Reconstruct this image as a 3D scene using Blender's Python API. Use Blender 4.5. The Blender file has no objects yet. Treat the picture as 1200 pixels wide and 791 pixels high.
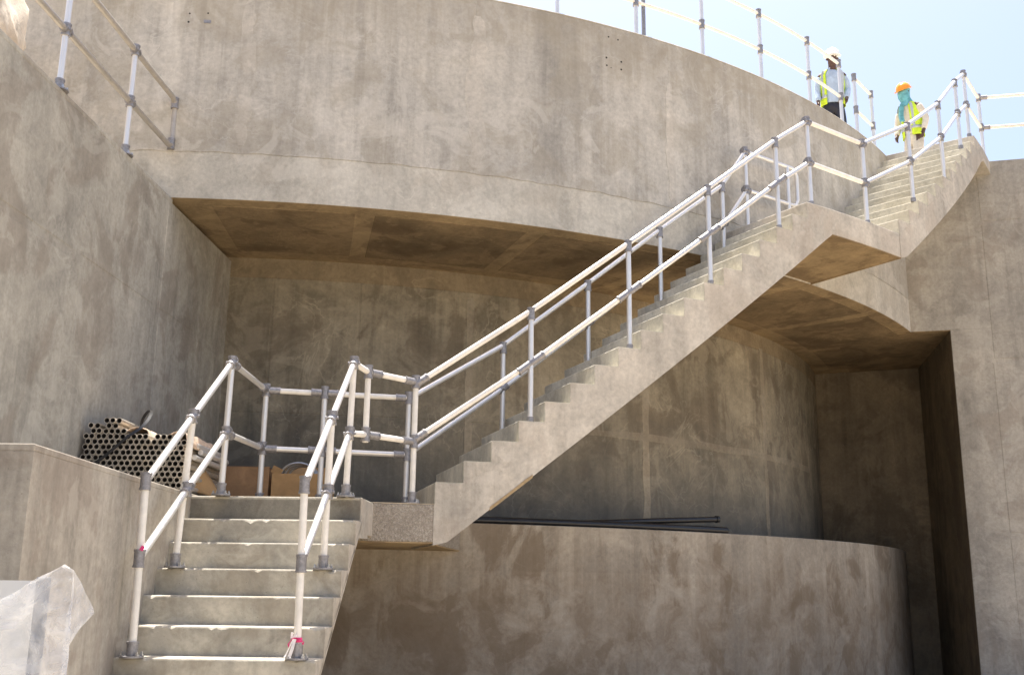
import bpy, bmesh, math, random
from mathutils import Vector, Matrix, noise
random.seed(7)
sc = bpy.context.scene
col = sc.collection
R = math.radians

# ------------------------------------------------------------------ camera, sky, sun, exposure
cam_data = bpy.data.cameras.new('camera')
cam = bpy.data.objects.new('camera', cam_data)
col.objects.link(cam)
cam_data.sensor_width = 36.0
cam_data.lens = 36.43
cam_data.clip_start = 0.05
cam_data.clip_end = 2000
PITCH, ROLL = 0.235576, 0.012352
Fw = Vector((0, math.cos(PITCH), math.sin(PITCH)))
Rt0 = Vector((1, 0, 0)); Up0 = Rt0.cross(Fw)
Rt = Rt0*math.cos(ROLL) + Up0*math.sin(ROLL)
Up = Up0*math.cos(ROLL) - Rt0*math.sin(ROLL)
M = Matrix((Rt, Up, -Fw)).transposed().to_4x4()
cam.matrix_world = M
sc.camera = cam

SUN_EL, SUN_AZ = 77.0, -18.0         # azimuth measured from +y (away from the camera), clockwise
world = bpy.data.worlds.new('World'); sc.world = world; world.use_nodes = True
wn = world.node_tree; wn.nodes.clear()
sky = wn.nodes.new('ShaderNodeTexSky'); sky.sky_type = 'NISHITA'; sky.sun_disc = False
sky.sun_elevation = R(SUN_EL); sky.sun_rotation = R(SUN_AZ)
sky.air_density = 0.8; sky.dust_density = 4.3; sky.ozone_density = 1.0; sky.altitude = 20
bg = wn.nodes.new('ShaderNodeBackground'); bg.inputs['Strength'].default_value = 0.102
wo = wn.nodes.new('ShaderNodeOutputWorld')
wn.links.new(sky.outputs[0], bg.inputs[0]); wn.links.new(bg.outputs[0], wo.inputs[0])

sl = bpy.data.lights.new('sun', 'SUN'); sl.energy = 3.9; sl.angle = R(0.53); sl.color = (1.0, 0.95, 0.87)
sun = bpy.data.objects.new('sun', sl); col.objects.link(sun)
sd = Vector((math.cos(R(SUN_EL))*math.sin(R(SUN_AZ)), math.cos(R(SUN_EL))*math.cos(R(SUN_AZ)), math.sin(R(SUN_EL))))
sun.rotation_euler = sd.to_track_quat('Z', 'Y').to_euler(); sun.location = (0, 0, 30)
sc.view_settings.view_transform = 'Standard'; sc.view_settings.look = 'None'
sc.view_settings.exposure = 1.62; sc.view_settings.gamma = 1.0

# ------------------------------------------------------------------ shader helpers
class NT:
    def __init__(s, m):
        m.use_nodes = True; s.t = m.node_tree; s.t.nodes.clear()
        s.out = s.n('ShaderNodeOutputMaterial'); s.b = s.n('ShaderNodeBsdfPrincipled')
        s.l(s.b.outputs[0], s.out.inputs[0])
    def n(s, k, **kw):
        x = s.t.nodes.new(k)
        for a, b in kw.items(): setattr(x, a, b)
        return x
    def l(s, a, b): s.t.links.new(a, b)
    def pos(s, scale=(1, 1, 1), loc=(0, 0, 0)):
        g = s.n('ShaderNodeNewGeometry'); m = s.n('ShaderNodeMapping')
        m.inputs['Scale'].default_value = scale; m.inputs['Location'].default_value = loc
        s.l(g.outputs['Position'], m.inputs['Vector']); return m.outputs[0]
    def noise(s, vec, scale, detail=5, rough=.55, dist=0.0):
        x = s.n('ShaderNodeTexNoise'); x.inputs['Scale'].default_value = scale
        x.inputs['Detail'].default_value = detail; x.inputs['Roughness'].default_value = rough
        x.inputs['Distortion'].default_value = dist; s.l(vec, x.inputs['Vector']); return x.outputs['Fac']
    def ramp(s, fac, pts):
        x = s.n('ShaderNodeValToRGB'); e = x.color_ramp.elements
        while len(e) < len(pts): e.new(.5)
        for i, (p, c) in enumerate(pts):
            e[i].position = p; e[i].color = (c, c, c, 1) if not hasattr(c, '__len__') else (*c, 1)
        s.l(fac, x.inputs[0]); return x.outputs[0]
    def mix(s, fac, a, b, mode='MIX'):
        x = s.n('ShaderNodeMix', data_type='RGBA', blend_type=mode)
        for inp, v in ((x.inputs['Factor'], fac), (x.inputs[6], a), (x.inputs[7], b)):
            if isinstance(v, (int, float)): inp.default_value = v
            elif isinstance(v, tuple): inp.default_value = (*v, 1)
            else: s.l(v, inp)
        return x.outputs[2]
    def math(s, op, a, b=0.0):
        x = s.n('ShaderNodeMath', operation=op)
        for inp, v in ((x.inputs[0], a), (x.inputs[1], b)):
            if isinstance(v, (int, float)): inp.default_value = v
            else: s.l(v, inp)
        return x.outputs[0]

def concrete(name, base, dark=0.72, light=1.16, streak=.5, swirl=.5, stain=None, stain_amt=.5, tint=(1.0, .985, .96), bump=.5, rnd=0.06, holes=.6, zfade=None, big=.75, drip=None):
    base = (base[0]*1.0, base[1]*1.0, base[2]*.985)
    m = bpy.data.materials.new(name); t = NT(m)
    P = t.pos()
    g = t.noise(P, big, 7, .62, 1.0)
    c = t.mix(t.ramp(g, [(.32, 0.0), (.68, 1.0)]), tuple(v*dark for v in base), tuple(v*light*w for v, w in zip(base, tint)))
    # medium blotches
    g2 = t.noise(P, 3.1, 8, .68, .5)
    c = t.mix(.55, c, t.ramp(g2, [(.3, .62), (.5, .98), (.72, 1.22)]), 'MULTIPLY')
    g3 = t.noise(P, 22, 6, .7)
    c = t.mix(.7, c, t.ramp(g3, [(.3, .76), (.7, 1.18)]), 'MULTIPLY')
    # vertical run marks
    S = t.noise(t.pos((5.5, 5.5, .28)), 1.0, 7, .66, .25)
    Sm = t.ramp(t.noise(P, .55, 3), [(.38, 0.15), (.62, 1.0)])
    c = t.mix(t.math('MULTIPLY', Sm, streak), c, t.ramp(S, [(.36, .62), (.5, 1.0), (.62, 1.17)]), 'MULTIPLY')
    S3 = t.noise(t.pos((1.3, 1.3, .06), (3, 1, 0)), 1.0, 4, .6, .4)
    c = t.mix(.8, c, t.ramp(S3, [(.36, .84), (.5, 1.0), (.62, 1.12)]), 'MULTIPLY')
    # trowel arcs and pale scratches
    W = t.noise(P, 1.15, 5, .5, 2.4)
    Wm = t.ramp(t.noise(P, .9, 2, .5), [(.45, 0), (.6, 1)])
    line = t.ramp(W, [(.485, 0), (.5, 1), (.515, 0)])
    c = t.mix(t.math('MULTIPLY', t.math('MULTIPLY', line, Wm), swirl), c, tuple(min(1, v*1.5) for v in base))
    W2 = t.noise(P, 2.6, 3, .5, 3.0)
    line2 = t.ramp(W2, [(.49, 0), (.5, 1), (.51, 0)])
    c = t.mix(t.math('MULTIPLY', t.math('MULTIPLY', line2, t.ramp(t.noise(P, 1.3, 2), [(.5, 0), (.64, 1)])), swirl*.7), c, tuple(v*.62 for v in base))
    # stains with ragged edges
    st = stain or tuple(v*k for v, k in zip(base, (.62, .52, .42)))
    N = t.noise(t.pos((1, 1, .8)), 1.5, 8, .6, .7)
    c = t.mix(t.math('MULTIPLY', t.ramp(N, [(.52, 0), (.58, .8), (.7, 1)]), stain_amt), c, st)
    # pale splash patches
    N2 = t.noise(t.pos((1, 1, 1), (7, 3, 5)), 1.9, 7, .6, .9)
    c = t.mix(t.math('MULTIPLY', t.ramp(N2, [(.57, 0), (.62, 1)]), .35), c, tuple(min(1, v*1.28) for v in base))
    # pin holes
    V = t.n('ShaderNodeTexVoronoi'); V.inputs['Scale'].default_value = 26; t.l(P, V.inputs['Vector'])
    hole = t.ramp(V.outputs['Distance'], [(.05, 1), (.12, 0)])
    hm = t.ramp(t.noise(P, 4, 2), [(.52, 0), (.6, 1)])
    hf = t.math('MULTIPLY', t.math('MULTIPLY', hole, hm), holes)
    c = t.mix(hf, c, tuple(v*.35 for v in base))
    if zfade:   # darker grey mixed in low on the wall (z0 = full, z1 = none)
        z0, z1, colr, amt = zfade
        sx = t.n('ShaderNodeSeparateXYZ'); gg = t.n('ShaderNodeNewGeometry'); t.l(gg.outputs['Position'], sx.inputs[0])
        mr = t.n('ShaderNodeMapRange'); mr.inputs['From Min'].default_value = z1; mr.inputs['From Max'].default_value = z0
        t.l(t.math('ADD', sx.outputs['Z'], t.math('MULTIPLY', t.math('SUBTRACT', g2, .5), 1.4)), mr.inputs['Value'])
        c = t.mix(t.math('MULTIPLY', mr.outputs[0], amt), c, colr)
    if drip:    # dirt run-off below the coping, longest where the streak noise is strongest
        sx = t.n('ShaderNodeSeparateXYZ'); gg = t.n('ShaderNodeNewGeometry'); t.l(gg.outputs['Position'], sx.inputs[0])
        mr = t.n('ShaderNodeMapRange'); mr.inputs['From Min'].default_value = drip[1]; mr.inputs['From Max'].default_value = drip[0]
        S2 = t.noise(t.pos((3.2, 3.2, .12)), 1.0, 6, .7, .1)
        t.l(t.math('ADD', sx.outputs['Z'], t.math('MULTIPLY', t.math('SUBTRACT', S2, .5), 2.2)), mr.inputs['Value'])
        c = t.mix(t.math('MULTIPLY', mr.outputs[0], t.ramp(g2, [(.35, .1), (.6, .75)])), c, st)
    oi = t.n('ShaderNodeObjectInfo')
    v = t.math('ADD', t.math('MULTIPLY', oi.outputs['Random'], 2*rnd), 1-rnd)
    hs = t.n('ShaderNodeHueSaturation'); t.l(v, hs.inputs['Value']); t.l(c, hs.inputs['Color'])
    t.l(hs.outputs[0], t.b.inputs['Base Color'])
    t.b.inputs['Roughness'].default_value = .88; t.b.inputs['Specular IOR Level'].default_value = .25
    h = t.math('ADD', t.math('MULTIPLY', g2, .6), t.math('MULTIPLY', g3, .35))
    h = t.math('ADD', h, t.math('MULTIPLY', t.noise(P, 90, 4, .7), .12))
    h = t.math('SUBTRACT', h, t.math('MULTIPLY', hf, .3))
    h = t.math('ADD', h, t.math('MULTIPLY', line, .06))
    bp = t.n('ShaderNodeBump'); bp.inputs['Strength'].default_value = bump; bp.inputs['Distance'].default_value = .02
    t.l(h, bp.inputs['Height']); t.l(bp.outputs[0], t.b.inputs['Normal'])
    return m

def plain(name, base, rough=.6, metal=0.0, var=.12, scale=14, bump=.1, spec=.5, rnd=0.0, coat=0.0, dist=.004):
    m = bpy.data.materials.new(name); t = NT(m); P = t.pos()
    g = t.noise(P, scale, 6, .65, .4)
    c = t.mix(1.0, base, t.ramp(g, [(.3, 1-var*1.5), (.7, 1+var)]), 'MULTIPLY')
    if rnd:
        oi = t.n('ShaderNodeObjectInfo'); v = t.math('ADD', t.math('MULTIPLY', oi.outputs['Random'], 2*rnd), 1-rnd)
        hs = t.n('ShaderNodeHueSaturation'); t.l(v, hs.inputs['Value']); t.l(c, hs.inputs['Color']); c = hs.outputs[0]
    t.l(c, t.b.inputs['Base Color']); t.b.inputs['Roughness'].default_value = rough
    t.b.inputs['Metallic'].default_value = metal; t.b.inputs['Specular IOR Level'].default_value = spec
    t.b.inputs['Coat Weight'].default_value = coat
    bp = t.n('ShaderNodeBump'); bp.inputs['Strength'].default_value = bump; bp.inputs['Distance'].default_value = dist
    t.l(g, bp.inputs['Height']); t.l(bp.outputs[0], t.b.inputs['Normal'])
    return m

MC_drum = concrete('cast_concrete_upper', (.47, .445, .405), dark=.91, light=1.06, streak=.6, swirl=.3, stain_amt=.45, stain=(.30, .265, .205), rnd=.05, drip=(6.33, 5.6))
MC_band = concrete('cast_concrete_ring_beam', (.485, .46, .41), dark=.9, light=1.08, streak=.25, swirl=.3, stain_amt=.3, stain=(.36, .31, .25))
MC_soff = concrete('cast_concrete_soffit', (.37, .275, .16), dark=.8, streak=.1, swirl=.3, stain=(.15, .10, .06), stain_amt=.55)  # warm ground bounce put into both soffit colours, with brown formwork residue
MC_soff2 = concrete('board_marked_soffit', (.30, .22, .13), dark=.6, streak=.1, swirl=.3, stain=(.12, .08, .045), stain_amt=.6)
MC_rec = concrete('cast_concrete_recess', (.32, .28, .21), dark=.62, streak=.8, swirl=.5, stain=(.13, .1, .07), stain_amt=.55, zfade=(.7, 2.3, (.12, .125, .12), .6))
MC_recj = concrete('joint_grout_recess', (.33, .29, .225), dark=.72, streak=.3, swirl=.1, stain_amt=.25)
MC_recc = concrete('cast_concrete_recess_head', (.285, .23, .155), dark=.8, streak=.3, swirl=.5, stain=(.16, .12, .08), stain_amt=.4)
MC_patch = concrete('cement_repair', (.485, .455, .41), dark=.88, light=1.08, streak=.5, swirl=.1, stain=(.38, .34, .28), stain_amt=.4, rnd=.04)
MC_low = concrete('cast_concrete_lower_wall', (.395, .35, .29), dark=.84, streak=.7, swirl=.15, stain=(.18, .135, .09), stain_amt=.75, drip=(-.1, .5))
MC_lowj = concrete('cast_concrete_lower_band', (.40, .355, .285), dark=.84, streak=.4, swirl=.25, stain=(.3, .235, .165), stain_amt=.4)
MC_left = concrete('cast_concrete_left_wall', (.39, .37, .325), dark=.82, streak=.6, swirl=.22, stain=(.22, .18, .14), stain_amt=.5)
MC_right = concrete('cast_concrete_right_wall', (.375, .35, .31), dark=.84, streak=.7, swirl=.15, stain=(.24, .2, .16), stain_amt=.45)
MC_ret = concrete('cast_concrete_retaining', (.42, .385, .335), dark=.86, streak=.6, swirl=.12, stain=(.25, .2, .16), stain_amt=.45)
MC_stair = concrete('cast_concrete_stair_side', (.52, .48, .42), dark=.86, light=1.08, streak=.45, swirl=.1, stain=(.4, .33, .26), stain_amt=.35, rnd=0.0, big=1.3)
MC_step = concrete('cast_concrete_step', (.45, .42, .36), dark=.82, light=1.12, streak=.5, swirl=.1, stain=(.25, .21, .155), stain_amt=.45, rnd=.025, big=2.0)
MC_step2 = concrete('cast_concrete_step_pale', (.565, .535, .455), dark=.86, light=1.1, streak=.5, swirl=.05, stain=(.33, .29, .21), stain_amt=.4, rnd=.05, big=2.0)
MC_dark = concrete('shade_darkened_concrete', (.19, .155, .11), dark=.7, streak=.8, swirl=.1, stain=(.08, .065, .045), stain_amt=.5)  # shade of the unlit opening put into this dark base colour
MC_floor = concrete('cast_concrete_floor', (.5, .43, .33), dark=.85, streak=0, swirl=.3, stain_amt=.3)
def ground_mat():
    m = bpy.data.materials.new('sandy_ground'); t = NT(m); P = t.pos()
    g = t.noise(P, .8, 8, .65); h = t.noise(P, 30, 6, .7)
    c = t.mix(t.ramp(g, [(.3, 0), (.7, 1)]), (.37, .305, .22), (.45, .385, .295))
    c = t.mix(.5, c, t.ramp(h, [(.3, .75), (.7, 1.15)]), 'MULTIPLY')
    t.l(c, t.b.inputs['Base Color']); t.b.inputs['Roughness'].default_value = .95
    bp = t.n('ShaderNodeBump'); bp.inputs['Strength'].default_value = .6; bp.inputs['Distance'].default_value = .02
    t.l(h, bp.inputs['Height']); t.l(bp.outputs[0], t.b.inputs['Normal']); return m
M_ground = ground_mat()
def aggregate_mat():
    m = bpy.data.materials.new('exposed_aggregate'); t = NT(m); P = t.pos()
    V = t.n('ShaderNodeTexVoronoi'); V.inputs['Scale'].default_value = 55; t.l(P, V.inputs['Vector'])
    V2 = t.n('ShaderNodeTexVoronoi'); V2.inputs['Scale'].default_value = 110; t.l(P, V2.inputs['Vector'])
    sep = t.n('ShaderNodeSeparateColor'); t.l(V.outputs['Color'], sep.inputs[0])
    c = t.mix(sep.outputs[0], (.31, .275, .225), (.46, .42, .35))
    c = t.mix(t.ramp(V2.outputs['Distance'], [(.3, 0), (.6, .5)]), c, (.19, .15, .12))
    c = t.mix(.6, c, t.ramp(t.noise(P, 3, 5), [(.3, .8), (.7, 1.1)]), 'MULTIPLY')
    t.l(c, t.b.inputs['Base Color']); t.b.inputs['Roughness'].default_value = .9
    bp = t.n('ShaderNodeBump'); bp.inputs['Strength'].default_value = .9; bp.inputs['Distance'].default_value = .008
    t.l(V.outputs['Distance'], bp.inputs['Height']); t.l(bp.outputs[0], t.b.inputs['Normal']); return m
M_agg = aggregate_mat()
M_tube = plain('anodised_aluminium_tube', (.78, .76, .73), rough=.34, metal=.55, var=.05, scale=6, bump=.03)
M_tubew = plain('protective_film_tube', (.80, .765, .70), rough=.5, metal=.1, var=.09, scale=9, bump=.05)
M_tubed = plain('backlit_grey_tube', (.40, .37, .335), rough=.4, metal=.3, var=.1, scale=9, bump=.05)  # grey of the backlit shade side put into the tube colour
M_fit = plain('cast_grey_fitting', (.31, .30, .305), rough=.5, metal=.55, var=.2, scale=40, bump=.25)
M_bolt = plain('zinc_bolt', (.5, .5, .5), rough=.35, metal=.9, var=.1)
M_pink = plain('pink_tape', (.75, .05, .22), rough=.6, var=.1)
M_whitetape = plain('white_tape', (.85, .8, .78), rough=.6, var=.1)
M_pipe = plain('mill_finish_pipe', (.60, .54, .45), rough=.42, metal=.5, var=.2, scale=30, bump=.1, rnd=.18)
M_pipein = plain('pipe_bore', (.035, .03, .027), rough=.9, var=.2)
M_paper = plain('brown_wrapping_paper', (.66, .5, .37), rough=.8, var=.18, scale=9, bump=.7, dist=.02)
M_card = plain('corrugated_cardboard', (.46, .28, .125), rough=.85, var=.14, scale=7, bump=.2)
M_card2 = plain('old_cardboard', (.34, .2, .1), rough=.85, var=.18, scale=7, bump=.2)
M_strap = plain('black_strapping', (.02, .02, .022), rough=.35, var=.1)
M_strapw = plain('strapping_glossy_underside', (.5, .48, .45), rough=.3, var=.1)
M_black = plain('black_polythene_pipe', (.013, .014, .017), rough=.32, var=.3, scale=10, bump=.4, dist=.01)
M_steel = plain('blue_grey_painted_steel', (.075, .095, .13), rough=.5, var=.3, scale=20, bump=.2)
M_board = plain('white_board', (.62, .63, .62), rough=.5, var=.04, scale=4)
M_sack = concrete('dusty_hessian', (.70, .62, .52), dark=.8, streak=0, swirl=0, stain=(.46, .34, .22), stain_amt=.45, bump=.8, holes=0)
M_skin = plain('dark_brown_skin', (.09, .045, .03), rough=.55, var=.1)
M_shirtb = plain('pale_blue_cotton', (.42, .52, .66), rough=.9, var=.12, scale=12, bump=.5, dist=.02)
M_shirtw = plain('beige_cotton', (.66, .6, .5), rough=.9, var=.12, scale=12, bump=.5, dist=.02)
M_vest = plain('fluorescent_yellow_mesh', (.60, .80, .04), rough=.75, var=.12, scale=16, bump=.4, dist=.015)
M_refl = plain('grey_reflective_tape', (.5, .52, .53), rough=.35, metal=.3, var=.1)
M_trk = plain('black_trousers', (.018, .018, .028), rough=.42, var=.3, scale=9, bump=.9, dist=.03)
M_trb = plain('cream_trousers', (.62, .56, .46), rough=.9, var=.14, scale=10, bump=.8, dist=.03)
M_hatw = plain('white_hard_hat_plastic', (.82, .82, .8), rough=.3, var=.03)
M_hato = plain('orange_hard_hat_plastic', (.85, .33, .03), rough=.3, var=.04)
M_teal = plain('teal_scarf_cloth', (.15, .43, .5), rough=.9, var=.25, scale=14, bump=.8, dist=.03)
M_boot = plain('boot_leather', (.03, .022, .018), rough=.6, var=.2)
def sheet_mat():
    m = bpy.data.materials.new('clear_polythene_sheet'); t = NT(m); P = t.pos()
    g = t.noise(P, 9, 6, .6, 1.5)
    t.b.inputs['Base Color'].default_value = (.76, .77, .79, 1); t.b.inputs['Roughness'].default_value = .32
    t.b.inputs['Specular IOR Level'].default_value = .6
    bp = t.n('ShaderNodeBump'); bp.inputs['Strength'].default_value = .7; bp.inputs['Distance'].default_value = .015
    t.l(g, bp.inputs['Height']); t.l(bp.outputs[0], t.b.inputs['Normal'])
    tr = t.n('ShaderNodeBsdfTransparent'); tl = t.n('ShaderNodeBsdfTranslucent'); tl.inputs[0].default_value = (.9, .9, .9, 1)
    a = t.n('ShaderNodeMixShader'); a.inputs[0].default_value = .22; t.l(t.b.outputs[0], a.inputs[1]); t.l(tl.outputs[0], a.inputs[2])
    b = t.n('ShaderNodeMixShader'); t.l(t.ramp(g, [(.35, .12), (.65, .36)]), b.inputs[0])
    t.l(tr.outputs[0], b.inputs[1]); t.l(a.outputs[0], b.inputs[2]); t.l(b.outputs[0], t.out.inputs[0]); return m
M_sheet = sheet_mat()

# ------------------------------------------------------------------ object helpers
def tag(o, label=None, cat=None, group=None, kind=None):
    if label: o['label'] = label
    if cat: o['category'] = cat
    if group: o['group'] = group
    if kind: o['kind'] = kind
    return o
def thing(name, label, cat, loc=(0, 0, 0), group=None):
    o = bpy.data.objects.new(name, None); col.objects.link(o); o.location = loc; o.empty_display_size = .2
    return tag(o, label, cat, group)
def wloc(o):
    v = Vector(o.location)
    while o.parent: o = o.parent; v += Vector(o.location)
    return v
def obj(name, bm, mat, parent=None, smooth=False, base=False):
    """link a bmesh given in world coordinates as one mesh object, its origin in its own middle"""
    bmesh.ops.recalc_face_normals(bm, faces=bm.faces)
    me = bpy.data.meshes.new(name)
    lo = Vector([min(v.co[i] for v in bm.verts) for i in range(3)]); hi = Vector([max(v.co[i] for v in bm.verts) for i in range(3)])
    c = (lo+hi)/2
    if base: c.z = lo.z
    for v in bm.verts: v.co -= c
    bm.to_mesh(me); bm.free()
    for mm in (mat if isinstance(mat, (list, tuple)) else [mat]): me.materials.append(mm)
    if smooth:
        me.polygons.foreach_set('use_smooth', [True]*len(me.polygons))
        if hasattr(me, 'set_sharp_from_angle'): me.set_sharp_from_angle(angle=R(40))
    o = bpy.data.objects.new(name, me); col.objects.link(o)
    if parent:
        o.parent = parent; o.location = c - wloc(parent)
    else: o.location = c
    return o
def bevel(o, w=.006, seg=2):
    b = o.modifiers.new('bevel', 'BEVEL'); b.width = w; b.segments = seg; b.limit_method = 'ANGLE'; b.angle_limit = R(35)
    return o
def prism(bm, poly, z0, z1):
    """vertical prism; z0/z1 numbers or per-point lists"""
    n = len(poly)
    a = [bm.verts.new((p[0], p[1], z0[i] if hasattr(z0, '__len__') else z0)) for i, p in enumerate(poly)]
    b = [bm.verts.new((p[0], p[1], z1[i] if hasattr(z1, '__len__') else z1)) for i, p in enumerate(poly)]
    bm.faces.new(a); bm.faces.new(b)
    for i in range(n): bm.faces.new((a[i], a[(i+1) % n], b[(i+1) % n], b[i]))
    return bm
def box(bm, c, s, rot=None):
    vs = []
    for x in (-.5, .5):
        for y in (-.5, .5):
            for z in (-.5, .5):
                v = Vector((x*s[0], y*s[1], z*s[2]))
                if rot: v = rot @ v
                vs.append(bm.verts.new(v+Vector(c)))
    for f in ((0, 1, 3, 2), (4, 6, 7, 5), (0, 4, 5, 1), (2, 3, 7, 6), (0, 2, 6, 4), (1, 5, 7, 3)): bm.faces.new([vs[i] for i in f])
    return bm
def tube(bm, a, b, r, n=12, r2=None, caps=True):
    a, b = Vector(a), Vector(b); d = (b-a).normalized()
    q = d.to_track_quat('Z', 'X').to_matrix(); r2 = r if r2 is None else r2
    A = [bm.verts.new(a+q@Vector((math.cos(2*math.pi*i/n)*r, math.sin(2*math.pi*i/n)*r, 0))) for i in range(n)]
    B = [bm.verts.new(b+q@Vector((math.cos(2*math.pi*i/n)*r2, math.sin(2*math.pi*i/n)*r2, 0))) for i in range(n)]
    for i in range(n): bm.faces.new((A[i], A[(i+1) % n], B[(i+1) % n], B[i]))
    if caps: bm.faces.new(A[::-1]); bm.faces.new(B)
    return bm
def polytube(bm, pts, r, n=8, flat=None, closed=False):
    """swept tube; flat=(w,h) sweeps a strap section instead"""
    pts = [Vector(p) for p in pts]; rings = []
    m = len(pts); u = None
    for i, p in enumerate(pts):
        if closed: d = (pts[(i+1) % m]-pts[i-1]).normalized()
        else: d = (pts[min(i+1, m-1)]-pts[max(i-1, 0)]).normalized()
        if u is None:
            u = Vector((0, 0, 1)) if abs(d.z) < .95 else Vector((0, 1, 0))
        u = (u-d*u.dot(d))
        u.normalize(); s = d.cross(u).normalized()
        if flat: offs = [s*x+u*y for x, y in ((-flat[0], -flat[1]), (flat[0], -flat[1]), (flat[0], flat[1]), (-flat[0], flat[1]))]
        else: offs = [s*math.cos(2*math.pi*k/n)*r+u*math.sin(2*math.pi*k/n)*r for k in range(n)]
        rings.append([bm.verts.new(p+o) for o in offs])
    for i in range(m if closed else m-1):
        A, B = rings[i], rings[(i+1) % m]
        for k in range(len(A)): bm.faces.new((A[k], A[(k+1) % len(A)], B[(k+1) % len(A)], B[k]))
    if not closed: bm.faces.new(rings[0][::-1]); bm.faces.new(rings[-1])
    return bm
def loft(bm, rings, n=16, a0=0.0, a1=360.0, caps=True):
    """rings: (x, y, z, rx, ry[, yaw]) ; closed if a1-a0 == 360"""
    full = abs(a1-a0-360) < .1; k = n if full else n+1; L = []
    for r in rings:
        x, y, z, rx, ry = r[:5]; yw = r[5] if len(r) > 5 else 0
        ring = []
        for i in range(k):
            a = R(a0+(a1-a0)*i/n); px, py = math.cos(a)*rx, math.sin(a)*ry
            ring.append(bm.verts.new((x+px*math.cos(yw)-py*math.sin(yw), y+px*math.sin(yw)+py*math.cos(yw), z)))
        L.append(ring)
    for A, B in zip(L, L[1:]):
        for i in range(n if full else n): bm.faces.new((A[i], A[(i+1) % k], B[(i+1) % k], B[i]))
    if caps and full: bm.faces.new(L[0][::-1]); bm.faces.new(L[-1])
    return bm

# ------------------------------------------------------------------ the measured plan (metres, eye at z = 0)
CX, CY = -3.902, 21.951
GZ = -1.633
R_UP, R_REC, R_LOW, R_ST = 12.013, 10.04, 11.364, 13.27
Z_B, Z_T, Z_L = 3.811, 6.45, .683
def pc(rad, th, z=0.0):
    return Vector((CX+rad*math.sin(R(th)), CY-rad*math.cos(R(th)), z))
def arc(bm, r0, r1, z0, z1, t0, t1, step=1.5):
    """annular sector; z0/z1 may be functions of the angle"""
    n = max(1, int(math.ceil((t1-t0)/step))); f0 = z0 if callable(z0) else (lambda t: z0); f1 = z1 if callable(z1) else (lambda t: z1)
    L = []
    for i in range(n+1):
        t = t0+(t1-t0)*i/n
        L.append([bm.verts.new(p) for p in (pc(r0, t, f0(t)), pc(r1, t, f0(t)), pc(r1, t, f1(t)), pc(r0, t, f1(t)))])
    for A, B in zip(L, L[1:]):
        for k in range(4): bm.faces.new((A[k], A[(k+1) % 4], B[(k+1) % 4], B[k]))
    bm.faces.new(L[0][::-1]); bm.faces.new(L[-1])
    return bm
NB = bmesh.new
rag = lambda s, t: s*noise.noise(Vector((t*3.1, 7.7, 1.3)))

# ------------------------------------------------------------------ setting
bm = NB(); n = 24; S = 300
vs = [[bm.verts.new((-S+2*S*i/n, -S+2*S*j/n, GZ)) for j in range(n+1)] for i in range(n+1)]
for i in range(n):
    for j in range(n): bm.faces.new((vs[i][j], vs[i+1][j], vs[i+1][j+1], vs[i][j+1]))
tag(obj('ground', bm, M_ground), kind='structure')

# ---- tank: upper curved wall that overhangs, soffit, recess wall and its panels
tank = thing('concrete_tank', 'big round concrete tank whose curved upper wall overhangs a shaded recess', 'tank', pc(0, 0, GZ))
obj('ring_beam', arc(NB(), 11.55, R_UP-.003, Z_B, 4.31, -62, 64, 1.0), MC_band, tank, True)
obj('upper_wall', arc(NB(), 11.6, R_UP-.006, 4.31, Z_T-.03, -62, 64, 1.0), MC_band, tank, True)
b_ = obj('wall_coping', arc(NB(), 11.56, R_UP+.001, Z_T-.028, Z_T, -62, 64, 1.0), MC_drum, tank, True); bevel(b_, .012)
J = [-54.2, -42.4, -30.6, -18.8, -7.0, 4.95, 16.75, 28.6, 40.4, 52.2, 63.8]
for a, b in zip(J, J[1:]):
    o = obj('wall_panel', arc(NB(), 11.9, R_UP+.0015, lambda t: 4.318+.022*noise.noise(Vector((t*.9, 0, 0)))+.008*noise.noise(Vector((t*5, 3, 0))), Z_T-.030, a+.004, b-.004, .2), MC_drum, tank, True)
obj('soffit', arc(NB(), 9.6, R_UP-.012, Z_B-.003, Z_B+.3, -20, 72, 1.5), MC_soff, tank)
SJ = [3.2, 11.4, 20.6, 30.0, 39.5, 49.0, 58.5, 68.0]
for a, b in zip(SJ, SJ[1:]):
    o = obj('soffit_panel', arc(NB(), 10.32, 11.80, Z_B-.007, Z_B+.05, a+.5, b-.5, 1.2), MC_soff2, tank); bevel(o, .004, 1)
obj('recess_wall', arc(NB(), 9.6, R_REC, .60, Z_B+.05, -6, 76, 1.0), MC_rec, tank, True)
VJ = [-3.0, 5.9, 11.8, 19.7, 34.5, 50.3, 62.5]
for a, b in zip(VJ, VJ[1:]):
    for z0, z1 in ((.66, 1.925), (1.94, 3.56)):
        o = obj('formwork_panel', arc(NB(), 9.95, R_REC+.006, z0, z1, a+.07, b-.07, .8), MC_rec, tank, True); bevel(o, .003, 1)
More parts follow.
